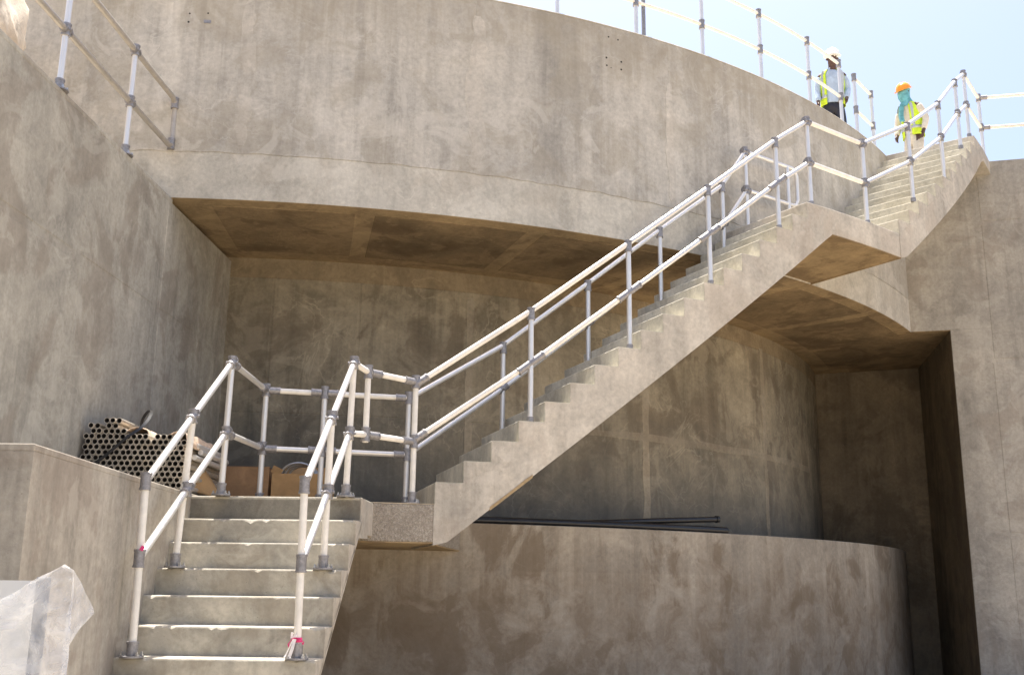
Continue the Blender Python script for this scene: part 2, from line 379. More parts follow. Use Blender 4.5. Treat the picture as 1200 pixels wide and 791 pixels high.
def strip(t0, t1, z0, z1, seed):
    # hand-applied grout band with an uneven outline
    bm = NB(); vert = (z1-z0) > (t1-t0)*.17; n = 40; A = []
    for i in range(n+1):
        u = i/n; w0 = 1+.5*noise.noise(Vector((u*9, seed, 0))); w1 = 1+.5*noise.noise(Vector((u*9, seed, 5)))
        if vert:
            c = (t0+t1)/2; h = (t1-t0)/2; z = z0+(z1-z0)*u; q = [(c-h*w0, z), (c+h*w1, z)]
        else:
            c = (z0+z1)/2; h = (z1-z0)/2; t = t0+(t1-t0)*u; q = [(t, c-h*w0), (t, c+h*w1)]
        A.append([bm.verts.new(pc(rr, t_, z_)) for rr in (R_REC-.01, R_REC+.0085+.0007*seed) for t_, z_ in q])
    for a, b in zip(A, A[1:]):
        for k in ((0, 1), (1, 3), (3, 2), (2, 0)): bm.faces.new((a[k[0]], a[k[1]], b[k[1]], b[k[0]]))
    bm.faces.new([A[0][i] for i in (0, 1, 3, 2)]); bm.faces.new([A[-1][i] for i in (0, 2, 3, 1)])
    obj('grout_band', bm, MC_recj, tank)
for q_ in ((34.2, 34.85, .66, 3.55, 1), (49.95, 50.6, .66, 3.6, 2), (24.2, 62, 1.89, 1.985, 3), (19.4, 19.9, .66, 3.5, 4)): strip(*q_)
def smear(rr, t0, t1, z0, z1, seed, mat, par, top=.0022):
    bm = NB(); n = 30; A = []
    for i in range(n+1):
        u = i/n; c = (t0+t1)/2+(t1-t0)*.35*noise.noise(Vector((u*3, seed, 0))); h = (t1-t0)/2*(.35+.65*math.sin(math.pi*u)**.4)
        z = z0+(z1-z0)*u; w0 = 1+.7*noise.noise(Vector((u*11, seed, 0))); w1 = 1+.7*noise.noise(Vector((u*11, seed, 5)))
        A.append([bm.verts.new(pc(r_, t_, z)) for r_, t_ in ((rr-.02, c-h*w0), (rr-.02, c+h*w1), (rr+top+.0004*seed, c+h*w1*.93), (rr+top+.0004*seed, c-h*w0*.93))])
    for a, b in zip(A, A[1:]):
        for k in range(4): bm.faces.new((a[k], a[(k+1) % 4], b[(k+1) % 4], b[k]))
    bm.faces.new(A[0][::-1]); bm.faces.new(A[-1]); obj('render_patch', bm, mat, par)
for q_ in ((16.3, 17.3, 4.38, 6.2, 1), (4.7, 5.5, 4.4, 6.1, 2), (28.3, 28.9, 4.4, 5.9, 3)):
    smear(R_UP+.002, *q_, MC_patch, tank)
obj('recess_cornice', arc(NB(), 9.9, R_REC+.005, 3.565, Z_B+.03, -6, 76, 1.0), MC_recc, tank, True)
obj('roof_slab', arc(NB(), 2.0, 11.56, Z_T-.3, Z_T-.02, -62, 64, 3), MC_floor, tank)
# form-tie holes drilled in the upper wall
for t, z, s in ((2.03, 5.89, .012), (2.95, 5.9, .012), (2.01, 5.79, .014), (24.56, 6.292, .013), (25.17, 6.285, .013), (24.41, 6.016, .015), (25.37, 6.009, .015), (24.43, 5.918, .014), (25.36, 5.91, .015), (24.7, 5.9, .008)):
    bm = NB(); tube(bm, pc(R_UP-.01, t, z), pc(R_UP+.0030, t, z), s*.8, 10); obj('tie_hole', bm, M_pipein, tank)
bm = NB(); box(bm, pc(R_UP+.002, 2.95, 5.80), (.075, .012, .035), Matrix.Rotation(R(2.9), 3, 'Z')); obj('patch', bm, M_fit, tank)

# ---- lower curved wall with walkway on top
low = thing('curved_retaining_wall', 'low curved concrete wall below the recess, carrying a walkway along its top', 'wall', pc(R_LOW, 20, GZ))
obj('wall_core', arc(NB(), 9.9, R_LOW-.006, GZ, .17, -6, 76, 1.0), MC_low, low, True)
o = obj('wall_head', arc(NB(), 9.95, R_LOW+.0004, .12, .65, -6, 76, 1.0), MC_low, low, True); bevel(o, .010)
LJ = [-6, 7.4, 21.0, 34.2, 47.5, 60.8, 74]
for a, b in zip(LJ, LJ[1:]):
    o = obj('formwork_panel', arc(NB(), 11.3, R_LOW+.001, GZ-.05, .16, a+.002, b-.002, .4), MC_low, low, True)

# ---- left wall with its own upper deck
lw = thing('side_wall', 'tall plain concrete wall on the left, carrying a short handrail on top', 'wall', (-3.8, 8, GZ))
def lx(y): return -3.66+.0515*(y-6.64)
obj('wall_face', prism(NB(), [(lx(1.5), 1.5), (lx(12.6), 12.6), (lx(12.6)-.45, 12.6), (lx(1.5)-.45, 1.5)], GZ, 3.76), MC_left, lw)
o = obj('coping', prism(NB(), [(lx(1.5)+.001, 1.5), (lx(10.0), 10.0), (lx(10.0)-.45, 10.0), (lx(1.5)-.45, 1.5)], 3.76, 3.811), MC_left, lw); bevel(o, .012)
for y0, y1 in ((4.2, 6.55), (6.75, 8.05), (8.2, 9.75), (9.9, 11.7)):
    for z0, z1 in ((GZ+.2, 2.55), (2.63, 3.72)):
        o = obj('formwork_panel', prism(NB(), [(lx(y0)+.004, y0), (lx(y1)+.004, y1), (lx(y1)-.05, y1), (lx(y0)-.05, y0)], z0, z1), MC_left, lw); bevel(o, .003, 1)
tag(obj('upper_deck', prism(NB(), [(lx(1.5)-.45, 1.5), (lx(10)-.45, 10.0), (-4.2, 11.5), (-16, 14), (-16, 1.5)], 3.4, 3.79), MC_floor), kind='structure')

# ---- right wall: high block over the opening and the pier beside it
def ry(x): return 15.19-.26*(x-6.05)
rw = thing('end_wall', 'tall concrete wall on the right with a dark square opening beside it', 'wall', (8, 14.8, GZ))
obj('upper_block', prism(NB(), [(6.0, ry(6.0)), (14, ry(14)), (14.8, ry(14)+3.2), (7.2, 21), (3.5, 21), (5.0, 16.5)], 3.814, Z_T-.004), MC_right, rw)
obj('opening_soffit', prism(NB(), [(6.01, ry(6.01)+.004), (6.565, ry(6.565)+.004), (7.19, 17.85), (6.1, 18.3), (5.3, 16.3)], 3.8035, 3.813), MC_soff2, rw)
obj('pier', prism(NB(), [(6.57, ry(6.57)), (14, ry(14)), (14.6, ry(14)+2.6), (7.17, 17.95)], GZ, 3.812), MC_right, rw)
obj('reveal_shade_skin', prism(NB(), [(6.567, ry(6.567)+.012), (6.60, ry(6.6)+.012), (7.19, 17.9), (7.155, 17.9)], GZ, 3.8), MC_dark, rw)  # thin skin added to carry the painted shade of the reveal face
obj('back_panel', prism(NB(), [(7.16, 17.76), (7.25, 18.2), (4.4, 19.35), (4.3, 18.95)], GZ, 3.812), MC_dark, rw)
for x0, x1, z0, z1 in ((7.12, 9.1, 3.35, 5.42), (7.12, 9.1, 5.49, 6.3), (7.1, 9.1, -1.55, .76), (7.1, 9.1, .83, 3.28)):
    o = obj('formwork_panel', prism(NB(), [(x0, ry(x0)-.005), (x1, ry(x1)-.005), (x1, ry(x1)+.05), (x0, ry(x0)+.05)], z0, z1), MC_right, rw); bevel(o, .003, 1)

# ---- retaining block beside the lower flight (its flat top is the deck the tubes lie on)
rt = thing('retaining_wall', 'waist-high concrete retaining wall left of the lower steps, tubes stacked on its deck', 'wall', (-3.0, 7, GZ))
face = [(-2.50, 5.43), (-2.53, 6.4), (-2.56, 7.4), (-2.575, 8.3), (-2.58, 8.46)]
o = obj('wall_body', prism(NB(), face+[(-2.58, 10.85), (lx(10.95)+.002, 10.95), (lx(5.43)+.002, 5.43)], GZ, .66), MC_ret, rt)
o = obj('top_slab', prism(NB(), face+[(-2.58, 10.85), (lx(10.95)+.002, 10.95), (lx(5.43)+.002, 5.43)], .66, .70), MC_ret, rt); bevel(o, .007)

# ------------------------------------------------------------------ staircase
st = thing('concrete_staircase', 'cast concrete staircase climbing round the tank in three flights', 'staircase', (-1.9, 7, GZ))
YAW = .0319
def W(a, b, z): return Vector((a*math.cos(YAW)+b*math.sin(YAW), -a*math.sin(YAW)+b*math.cos(YAW), z))
XL, XR, B0, G1, R1 = -2.86, -1.458, 6.913, .2446, .193
Zk = lambda k: -.475+R1*k
def yzprism(bm, prof, a0, a1):
    A = [bm.verts.new(W(a0, b, z)) for b, z in prof]; B = [bm.verts.new(W(a1, b, z)) for b, z in prof]
    bm.faces.new(A); bm.faces.new(B[::-1]); m = len(prof)
    for i in range(m): bm.faces.new((A[i], A[(i+1) % m], B[(i+1) % m], B[i]))
    return bm
def nosed(bm, k, b, zt, b2):
    n = 46; L = []
    for i in range(n+1):
        a = XL+(XR-XL)*i/n; q = Vector((a*5, k*3.7, 0)); c = noise.noise(q*1.7)
        chip = max(0, noise.noise(q*3.1+Vector((4, 4, 4)))-.28)*.045+abs(noise.noise(q*6))*.003
        w = .002*c
        L.append([bm.verts.new(W(a, y, z)) for y, z in ((b+w, Zk(k)-R1-.01), (b+w, zt-.012-chip), (b+.003+chip*.5+w, zt-.004-chip*.6), (b+.012+chip+w, zt), (b2, zt), (b2, Zk(k)-.05))])
    for A, B in zip(L, L[1:]):
        for q in range(6): bm.faces.new((A[q], A[(q+1) % 6], B[(q+1) % 6], B[q]))
    bm.faces.new(L[0][::-1]); bm.faces.new(L[-1])
    return bm
for k in range(-5, 6):
    b = B0+G1*k; j = random.uniform(-.003, .003)
    zt = Zk(k)+j
    obj('step', nosed(NB(), k, b, zt, b+G1+.02), MC_step, st)
    k2 = obj('tread_cheek', yzprism(NB(), [(b+.004, Zk(k)-R1+.002), (b+.004, Zk(k)-.004), (b+G1+.003, Zk(k)-.004)], XR-.02, XR+.003), MC_stair, st)
# waist slab of the lower flight
bB = B0-5*G1
prof = [(bB, GZ), (bB+.0001, Zk(-5)-R1)] + [(B0+G1*6, Zk(5)), (B0+G1*6, .66), (8.72, .66), (8.72, .37), (8.30, .358), (5.775, GZ)]
obj('waist_slab', yzprism(NB(), prof, XL+.004, XR), MC_stair, st)
o = obj('step', yzprism(NB(), [(B0+G1*6, Zk(5)), (B0+G1*6, Z_L), (8.95, Z_L), (8.95, Zk(5))], XL, XR), MC_step, st); bevel(o, .011, 2)
o = obj('tread_cheek', yzprism(NB(), [(B0+G1*6+.004, .40), (B0+G1*6+.004, Z_L-.012), (8.955, Z_L-.012), (8.955, .40)], XR-.02, XR+.003), MC_stair, st)
# landing one: from the head of the lower flight back to the curved wall
xr8 = W(XR, 8.9, 0)
front = [pc(R_ST, 11.7+.001), pc(R_ST-.002, 12.6), pc(R_ST-.002, 13.4), pc(R_ST-.002, 14.16)]
poly = [(-2.585, 8.951)] + [(p.x, p.y) for p in front] + [tuple(pc(12.6, 14.9).xy), tuple(pc(11.36, 17.3).xy)] + [tuple(pc(R_LOW-.02, t).xy) for t in (15, 12, 9, 6.9)] + [(-2.585, 10.7)]
o = obj('landing_slab', prism(NB(), poly, .362, Z_L-.002), [M_agg], st); bevel(o, .008)
o = obj('landing_topping', prism(NB(), [(p[0], p[1]) for p in poly], Z_L-.001, Z_L+.006), MC_floor, st)
o = obj('landing_soffit', prism(NB(), poly, .352, .3615), MC_soff, st)
# long curved flight
T0, DT2, RZ2, Z1 = 14.164, 1.0816, .1935, .8789
R_IN = 12.05
zl2 = Z1+17*RZ2
for k in range(17):
    t = T0+DT2*k; z = Z1+RZ2*k; zb = z-RZ2
    bm = NB(); L = []
    for tt, za, zu in ((t, zb-.01, z-.010), (t+.013, zb-.008, z-.003), (t+.043, zb, z), (t+DT2*.5, zb+RZ2*.5-.02, z), (t+DT2+.08, z-.04, z)):
        L.append([bm.verts.new(p) for p in (pc(R_IN, tt, za), pc(R_ST, tt, za), pc(R_ST, tt, zu), pc(R_IN, tt, zu))])
    for A, B in zip(L, L[1:]):
        for q in range(4): bm.faces.new((A[q], A[(q+1) % 4], B[(q+1) % 4], B[q]))
    bm.faces.new(L[0][::-1]); bm.faces.new(L[-1])
    obj('step', bm, MC_step2, st)
    bm = NB(); L = []
    for rr in (R_ST-.02, R_ST+.003):
        L.append([bm.verts.new(p) for p in (pc(rr, t+.02, zb), pc(rr, t+.02, z-.009), pc(rr, t+DT2*.5, z-.009), pc(rr, t+DT2+.01, z-.009), pc(rr, t+DT2*.5, zb+RZ2*.5))])
    bm.faces.new(L[0]); bm.faces.new(L[1][::-1])
    for q in range(5): bm.faces.new((L[0][q], L[0][(q+1) % 5], L[1][(q+1) % 5], L[1][q]))
    obj('tread_cheek', bm, MC_stair, st)
def top2(t): return Z1-RZ2+(t-T0)/DT2*RZ2
def bot2(t):
    zz = Z1+(t-T0)/DT2*RZ2-.605
    return min(max(.335, zz), 3.858)
obj('waist_slab', arc(NB(), R_IN, R_ST+.001, bot2, lambda t: min(max(top2(t), .34), 4.05), T0-.02, T0+18.55*DT2, DT2/2), MC_stair, st)
# chipped board edge under the flight
def chip(t0, t1, d): return arc(NB(), R_ST-.05, R_ST+.006, lambda t: bot2(t)-.012, lambda t: bot2(t)+d*(.6+.8*abs(noise.noise(Vector((t*4, 0, 0))))), t0, t1, .35)
obj('arris_patch', chip(16.3, 18.0, .03), MC_soff, st)
# landing two
def front2(t): return R_ST
poly2 = [tuple(pc(R_ST-.002, 32.56+.001+i*(40.04-32.552)/6).xy) for i in range(7)]
poly2 += [tuple(pc(R_UP+.0, 40.04).xy), tuple(pc(10.9, 40.0).xy)] + [tuple(pc(10.9, t).xy) for t in (38, 36, 34)] + [tuple(pc(10.9, 32.56).xy), tuple(pc(11.5, 32.56).xy)]
zb2 = [3.858]*7+[3.803]*7
zb2 = zb2[:len(poly2)]
o = obj('landing_soffit', prism(NB(), poly2, zb2, 3.93), MC_soff, st)
poly2b = [tuple(pc(R_ST, 32.552+i*(40.04-32.552)/6).xy) for i in range(7)]+[tuple(pc(R_UP-.05, t).xy) for t in (40.04, 38, 36, 34, 32.56)]
o = obj('landing_slab', prism(NB(), poly2b, 3.862, zl2), MC_stair, st); bevel(o, .012)
# upper curved flight
T3, DT3, RZ3 = 40.04, 1.161, .19
for k in range(11):
    t = T3+DT3*k; z = zl2+RZ3*(k+1); zb = z-RZ3
    bm = NB(); L = []
    for tt, za, zu in ((t, zb-.01, z-.010), (t+.013, zb-.008, z-.003), (t+.043, zb, z), (t+DT3+.08, z-.04, z)):
        L.append([bm.verts.new(p) for p in (pc(R_UP-.03, tt, za), pc(R_ST-.001, tt, za), pc(R_ST-.001, tt, zu), pc(R_UP-.03, tt, zu))])
    for A, B in zip(L, L[1:]):
        for q in range(4): bm.faces.new((A[q], A[(q+1) % 4], B[(q+1) % 4], B[q]))
    bm.faces.new(L[0][::-1]); bm.faces.new(L[-1])
    obj('step', bm, MC_step2, st)
    bm = NB(); L = []
    for rr in (R_ST-.02, R_ST+.003):
        L.append([bm.verts.new(p) for p in (pc(rr, t+.02, zb), pc(rr, t+.02, z-.009), pc(rr, t+DT3+.01, z-.009))])
    bm.faces.new(L[0]); bm.faces.new(L[1][::-1])
    for q in range(3): bm.faces.new((L[0][q], L[0][(q+1) % 3], L[1][(q+1) % 3], L[1][q]))
    obj('tread_cheek', bm, MC_stair, st)
zl3 = zl2+12*RZ3
def bot3(t): return min(max(3.868, zl2+RZ3+(t-T3)/DT3*RZ3-.545), 6.235)
obj('waist_slab', arc(NB(), R_UP-.03, R_ST+.001, bot3, lambda t: zl2+(t-T3)/DT3*RZ3-.012, T3, T3+11*DT3, DT3/2), MC_stair, st)
t3e = T3+11*DT3
o = obj('landing_slab', arc(NB(), R_UP-.04, R_ST+.001, bot3, zl3, t3e, 61.5, .8), MC_stair, st); bevel(o, .010)


# ------------------------------------------------------------------ handrails (aluminium tube and cast clamps)
RT = .0255
def fitting(bm, p, d, r=.036, h=.095):
    d = Vector(d).normalized(); p = Vector(p)
    tube(bm, p-d*h/2, p+d*h/2, r, 12)
    for s_ in (-1, 1): tube(bm, p+d*(h/2-.012)*s_, p+d*(h/2+.004)*s_, r+.004, 12)
    return bm
def put_fitting(par, p, dirs, name='clamp'):
    bm = NB()
    for d in dirs:
        L = .11 if len(dirs) == 1 else .10
        fitting(bm, p, d, .035, L)
    ball = bmesh.ops.create_uvsphere(bm, u_segments=10, v_segments=6, radius=.040 if len(dirs) > 1 else .035, matrix=Matrix.Translation(p))
    d = Vector(dirs[-1]).normalized(); s_ = d.cross(Vector((0, 0, 1)))
    if s_.length > .1:
        s_.normalize(); tube(bm, Vector(p)-s_*.05, Vector(p)+s_*.05, .012, 8)
    return obj(name, bm, M_fit, par, True)
def put_socket(par, p, d, L=.09):
    """end socket of a level rail: a sleeve lying along the rail a little way off the post"""
    d = Vector(d).normalized(); p = Vector(p)
    bm = NB(); tube(bm, p+d*.03, p+d*(.03+L), .034, 12); tube(bm, p+d*(.02+L), p+d*(.035+L), .037, 12)
    return obj('rail_socket', bm, M_fit, par, True)
def put_base(par, p, flange=True):
    bm = NB(); p = Vector(p); tube(bm, p, p+Vector((0, 0, .095)), .036, 14); tube(bm, p+Vector((0, 0, .085)), p+Vector((0, 0, .10)), .040, 14)
    o = obj('base_socket', bm, M_fit, par, True)
    if flange:
        bm = NB(); tube(bm, p, p+Vector((0, 0, .012)), .075, 20); f = obj('base_flange', bm, M_fit, par, True)
        bm = NB()
        for a in (20, 140, 200, 320):
            q = p+Vector((math.cos(R(a))*.06, math.sin(R(a))*.06, .01)); tube(bm, q, q+Vector((0, 0, .028)), .007, 6); tube(bm, q, q+Vector((0, 0, .012)), .013, 6)
        tag(obj('bolts', bm, M_bolt, par), kind='stuff')
def put_tube(par, name, a, b, mat=None, r=RT):
    return obj(name, tube(NB(), a, b, r, 14), mat or M_tube, par, True)
def post(par, base, top, mat=None, flange=True, over=.0, foot=True):
    t2 = Vector(top)+Vector((0, 0, over))
    put_tube(par, 'post', base, t2, mat)
    if foot and flange: put_base(par, base, flange)
    elif foot: obj('base_socket', tube(NB(), base, Vector(base)+Vector((0, 0, .05)), .033, 12), M_fit, par, True)
def rail_run(par, tops, drop=.5, mats=(None, None), clamps=True, name=('top_rail', 'mid_rail')):
    """straight tubes from one top point to the next, and the same again a drop lower"""
    for a, b in zip(tops, tops[1:]):
        a, b = Vector(a), Vector(b); dz = Vector((0, 0, drop))
        put_tube(par, name[0], a, b, mats[0]); put_tube(par, name[1], a-dz, b-dz, mats[1])

# left / inner handrail: lower flight, round the back of landing one, up beside the tank, round landing two
ra = thing('handrail', 'tube handrail starting left of the lower steps, running round behind the landing', 'handrail', (-2.43, 6.99, -.475), 'tube handrails of the staircase')
L = [((-2.43, 6.99, Zk(0)), .655, .147), ((-2.425, 7.70, Zk(3)), 1.22, .70), ((-2.33, 8.42, Z_L), 1.777, 1.19)]
p0, p6 = Vector((-2.445, 6.99, .655)), Vector((-2.32, 8.42, 1.777))
m0, m6 = Vector((-2.44, 6.99, .15)), Vector((-2.325, 8.42, 1.19))
put_tube(ra, 'top_rail', p0, p6); put_tube(ra, 'mid_rail', m0, m6)
for (x, y, z), zt, zm in L:
    f = (y-6.99)/(8.42-6.99); tp = p0.lerp(p6, f); mp = m0.lerp(m6, f)
    post(ra, (x, y, z), tp, M_tubew if f < .9 else M_tube, over=.03 if f in (0, 1) else 0)
    put_fitting(ra, tp, [(0, 0, 1), (p6-p0)] if f else [(0, 0, 1)]); put_fitting(ra, mp, [(0, 0, 1), (m6-m0)] if f else [(0, 0, 1)])
bl, bm_, br = Vector((-2.25, 9.38, 1.725)), Vector((-1.73, 9.48, 1.725)), Vector((-.965, 9.65, 1.715))
dz = Vector((0, 0, .535))
for a, b in ((p6, bl), (bl, br)):
    put_tube(ra, 'top_rail', a, b, M_tubew if b is br else None); a2, b2 = a-dz, b-dz
    if a is p6: a2 = m6
    put_tube(ra, 'mid_rail', a2, b2)
for q in (bl, bm_, br):
    post(ra, (q.x, q.y, Z_L+.006), q, over=.02)
    put_fitting(ra, q, [(0, 0, 1)]); put_fitting(ra, q-dz, [(0, 0, 1)])
for q, d in ((p6, bl-p6), (bl, p6-bl), (bl, br-bl), (bm_, bl-br), (bm_, br-bl), (br, bl-br)):
    put_socket(ra, q, d); put_socket(ra, (q-dz) if q is not p6 else m6, d)
inner = [(18.19, 2.40, 3), (22.67, 3.17, 7), (27.01, 3.92, 11), (31.41, 4.65, 15)]
tops = [br.copy()]
sz = lambda t: Z1+RZ2*((t-T0)/DT2-.42)+1.03
for t, zt, k in inner: tops.append(pc(12.22, t, zt))
tops.append(pc(12.22, 33.3, zl2+1.01))
dr = [.535, .45, .45, .45, .5, .5]
for i, (a, b) in enumerate(zip(tops, tops[1:])):
    put_tube(ra, 'top_rail', a, b); put_tube(ra, 'mid_rail', a-Vector((0, 0, dr[i])), b-Vector((0, 0, dr[i+1])))
for t, zt, k in inner:
    q = pc(12.22, t, zt); m = q-Vector((0, 0, .45 if k < 15 else .5)); d = pc(12.22, t+1, sz(t+1))-pc(12.22, t-1, sz(t-1))
    post(ra, pc(12.22, t, Z1+RZ2*k), q, flange=False); put_fitting(ra, q-Vector((0, 0, .03)), [(0, 0, 1)]); put_fitting(ra, m, [d])
q = tops[-1]; e = pc(12.22, 37.75, zl2+1.01); h5 = Vector((0, 0, .5))
post(ra, pc(12.22, 33.3, zl2), q, flange=False); put_fitting(ra, q, [(0, 0, 1), e-q]); put_fitting(ra, q-h5, [(0, 0, 1), e-q])
ec = e-(e-q).normalized()*.09
loop = [q, ec, ec+(e-ec)*.6-Vector((0, 0, .02)), e-Vector((0, 0, .09)), e-Vector((0, 0, .41)), ec+(e-ec)*.6-Vector((0, 0, .48)), ec-h5, q-h5]
obj('end_loop', polytube(NB(), loop, RT, 10), M_tube, ra, True)
post(ra, pc(12.22, 36.9, zl2), pc(12.22, 36.9, zl2+1.0), foot=True)

# right / outer handrail: lower flight, front of landing one, outer side of both curved flights, along the end wall
rb = thing('handrail', 'tube handrail starting right of the lower steps, climbing the open outer side', 'handrail', (-1.36, 6.99, -.475), 'tube handrails of the staircase')
p0, p6 = Vector((-1.378, 6.99, .645)), Vector((-1.308, 8.42, 1.787))
m0, m6 = Vector((-1.37, 6.99, .131)), Vector((-1.318, 8.42, 1.2))
put_tube(rb, 'top_rail', p0, p6); put_tube(rb, 'mid_rail', m0, m6)
for (x, y, z) in ((-1.365, 6.99, Zk(0)), (-1.35, 7.70, Zk(3)), (-1.325, 8.42, Z_L)):
    f = (y-6.99)/(8.42-6.99); tp = p0.lerp(p6, f); mp = m0.lerp(m6, f)
    post(rb, (x, y, z), tp, M_tubew, over=.03 if f in (0, 1) else 0)
    put_fitting(rb, tp, [(0, 0, 1), (p6-p0)] if f else [(0, 0, 1)]); put_fitting(rb, mp, [(0, 0, 1), (m6-m0)] if f else [(0, 0, 1)])
cf = Vector((-1.22, 8.66, 1.76)); c0 = pc(13.2, 13.35, 1.765)
put_tube(rb, 'post', (cf.x, cf.y, 1.16), (cf.x, cf.y, 1.78), M_tubew)
d5 = Vector((0, 0, .535))
for a, b in ((p6, cf), (cf, c0)):
    put_tube(rb, 'top_rail', a, b, M_tubew); put_tube(rb, 'mid_rail', a-d5 if a is not p6 else m6, b-d5, M_tubew)
put_fitting(rb, cf, [(0, 0, 1)], 'elbow'); put_fitting(rb, cf-d5, [(0, 0, 1)], 'elbow')
for q, d in ((cf, c0-cf), (c0, cf-c0)):
    put_socket(rb, q, d, .11); put_socket(rb, q-d5, d, .11)
post(rb, pc(13.2, 13.35, Z_L+.006), c0, M_tubew, over=.03)
put_fitting(rb, c0, [(0, 0, 1)]); put_fitting(rb, c0-d5, [(0, 0, 1)])
RO = 13.2
outer = [(18.0, 3), (22.45, 7), (26.67, 11), (30.91, 15)]
tops = [c0-Vector((0, 0, .02))]+[pc(RO, t, sz(t)) for t, k in outer]+[pc(RO, 33.2, zl2+1.02)]
for a, b in zip(tops, tops[1:]):
    put_tube(rb, 'top_rail', a, b, M_tubew if a is tops[0] or a is tops[1] else None); put_tube(rb, 'mid_rail', a-h5, b-h5, M_tubew if a is tops[0] or a is tops[1] else None)
d = (tops[1]-tops[0]).normalized()
put_fitting(rb, tops[0]+d*.07, [d], 'swivel'); put_fitting(rb, tops[0]+d*.07-h5, [d], 'swivel')
for t, k in outer:
    q = pc(RO, t, sz(t)); d = pc(RO, t+1, sz(t+1))-pc(RO, t-1, sz(t-1))
    post(rb, pc(RO, t, Z1+RZ2*k), q, flange=False); put_fitting(rb, q-Vector((0, 0, .03)), [(0, 0, 1)])
    bm = NB(); fitting(bm, q-h5, d, .034, .30); obj('splice', bm, M_fit, rb, True)
cA = tops[-1]; cB = pc(RO, 37.6, zl2+1.02)
put_tube(rb, 'top_rail', cA, cB, M_tubew); put_tube(rb, 'mid_rail', cA-h5, cB-h5, M_tubew)
for q in (cA, cB):
    post(rb, (q.x, q.y, zl2), q, over=.02, flange=False)
    for w_ in (0, 1): put_fitting(rb, q-h5*w_, [(0, 0, 1), cB-cA])
u3 = [(42.45, 2, 5.78), (46.98, 5, 6.45), (50.6, 9, 7.11)]
sz3 = lambda t: zl2+RZ3*((t-T3)/DT3+.6)+1.0
tops3 = [cB]+[pc(RO, t, zt) for t, k, zt in u3]+[pc(RO, 53.0, zl3+1.01)]
for a, b in zip(tops3, tops3[1:]):
    put_tube(rb, 'top_rail', a, b); put_tube(rb, 'mid_rail', a-h5, b-h5)
for t, k, zt in u3:
    q = pc(RO, t, zt); d = pc(RO, t+1, zt+.163)-pc(RO, t-1, zt-.163)
    kk = int((t-T3)/DT3); post(rb, pc(RO, t, zl2+RZ3*(kk+1)), q, flange=False); put_fitting(rb, q-Vector((0, 0, .03)), [(0, 0, 1)]); put_fitting(rb, q-h5, [(0, 0, 1), d])
e1 = tops3[-1]; e2 = pc(13.22, 57.1, zl3+1.01)
ex = 12.0; e3 = Vector((ex, ry(ex)+.1, zl3+1.01))
post(rb, (e1.x, e1.y, zl3), e1, over=.02, flange=False)
post(rb, (e2.x, e2.y, zl3), e2, flange=False)
for a, b in ((e1, e2), (e2, e3)):
    put_tube(rb, 'top_rail', a, b, M_tubew); put_tube(rb, 'mid_rail', a-h5, b-h5, M_tubew)
for w_ in (0, 1):
    put_fitting(rb, e1-h5*w_, [(0, 0, 1), e2-e1]); put_fitting(rb, e2-h5*w_, [(0, 0, 1)]); put_socket(rb, e2-h5*w_, e3-e2)
for x in (9.3, 10.6):
    post(rb, (x, ry(x)+.1, zl3), (x, ry(x)+.1, zl3+1.01))
# pink and white tape tied round the feet of the lower posts
for par, p in ((rb, (-1.365, 6.99, Zk(0)+.12)),):
    bm = NB(); p = Vector(p); tube(bm, p-Vector((0, 0, .012)), p+Vector((0, 0, .018)), .030, 12)
    for dx, dz_ in ((-.05, -.045), (.05, -.02)):
        polytube(bm, [p+Vector((0, -.03, 0)), p+Vector((dx*.5, -.045, .012)), p+Vector((dx, -.045, dz_*.5)), p+Vector((dx*.8, -.04, dz_))], .0, flat=(.008, .0025))
    obj('tape', bm, M_pink, par)
bm = NB(); p = Vector((-1.365, 6.99, Zk(0)+.10))
polytube(bm, [p+Vector((-.02, -.045, .03)), p+Vector((-.04, -.05, -.02)), p+Vector((-.06, -.055, -.07)), p+Vector((-.07, -.07, -.085))], 0, flat=(.012, .003))
polytube(bm, [p+Vector((-.01, -.045, .03)), p+Vector((-.02, -.06, -.03)), p+Vector((-.035, -.065, -.08))], 0, flat=(.010, .003))
polytube(bm, [p+Vector((-.03, -.03, .07)), p+Vector((-.035, -.03, .04)), p+Vector((.0, -.04, .05))], 0, flat=(.008, .004))
obj('tape', bm, M_whitetape, rb)
bm = NB(); box(bm, (-2.415, 6.958, .215), (.022, .012, .03), Matrix.Rotation(.5, 3, 'Y')); obj('tape', bm, M_pink, ra)

# handrail round the rim of the tank
rc = thing('handrail', 'curved handrail following the top rim of the tank, against the sky', 'handrail', pc(11.86, 32, Z_T), 'handrails on the tank top')
RR = 11.86; TH = [11.3, 16.5, 21.7, 26.9, 31.9, 37.1, 42.4, 46.75]
for w_, nm in ((0, 'top_rail'), (1, 'mid_rail')):
    obj(nm, polytube(NB(), [pc(RR, TH[0]+(TH[-1]-TH[0])*i/40, Z_T+1.05-.53*w_) for i in range(41)], .022, 10), M_tubew, rc, True)
for t in TH:
    post(rc, pc(RR, t, Z_T), pc(RR, t, Z_T+1.07), flange=False)
    put_fitting(rc, pc(RR, t, Z_T+1.05), [(0, 0, 1)]); put_fitting(rc, pc(RR, t, Z_T+.52), [(0, 0, 1)])
put_tube(rc, 'post', pc(RR-.02, 27.5, Z_T), pc(RR-.02, 27.5, Z_T+1.03), M_fit)
rd = thing('handrail', 'short two-post handrail on the tank top between the two workers', 'handrail', pc(11.85, 51, Z_T), 'handrails on the tank top')
for t in (49.4, 52.8):
    post(rd, pc(11.85, t, Z_T), pc(11.85, t, Z_T+1.07), flange=False)
    put_fitting(rd, pc(11.85, t, Z_T+1.05), [(0, 0, 1)]); put_fitting(rd, pc(11.85, t, Z_T+.52), [(0, 0, 1)])
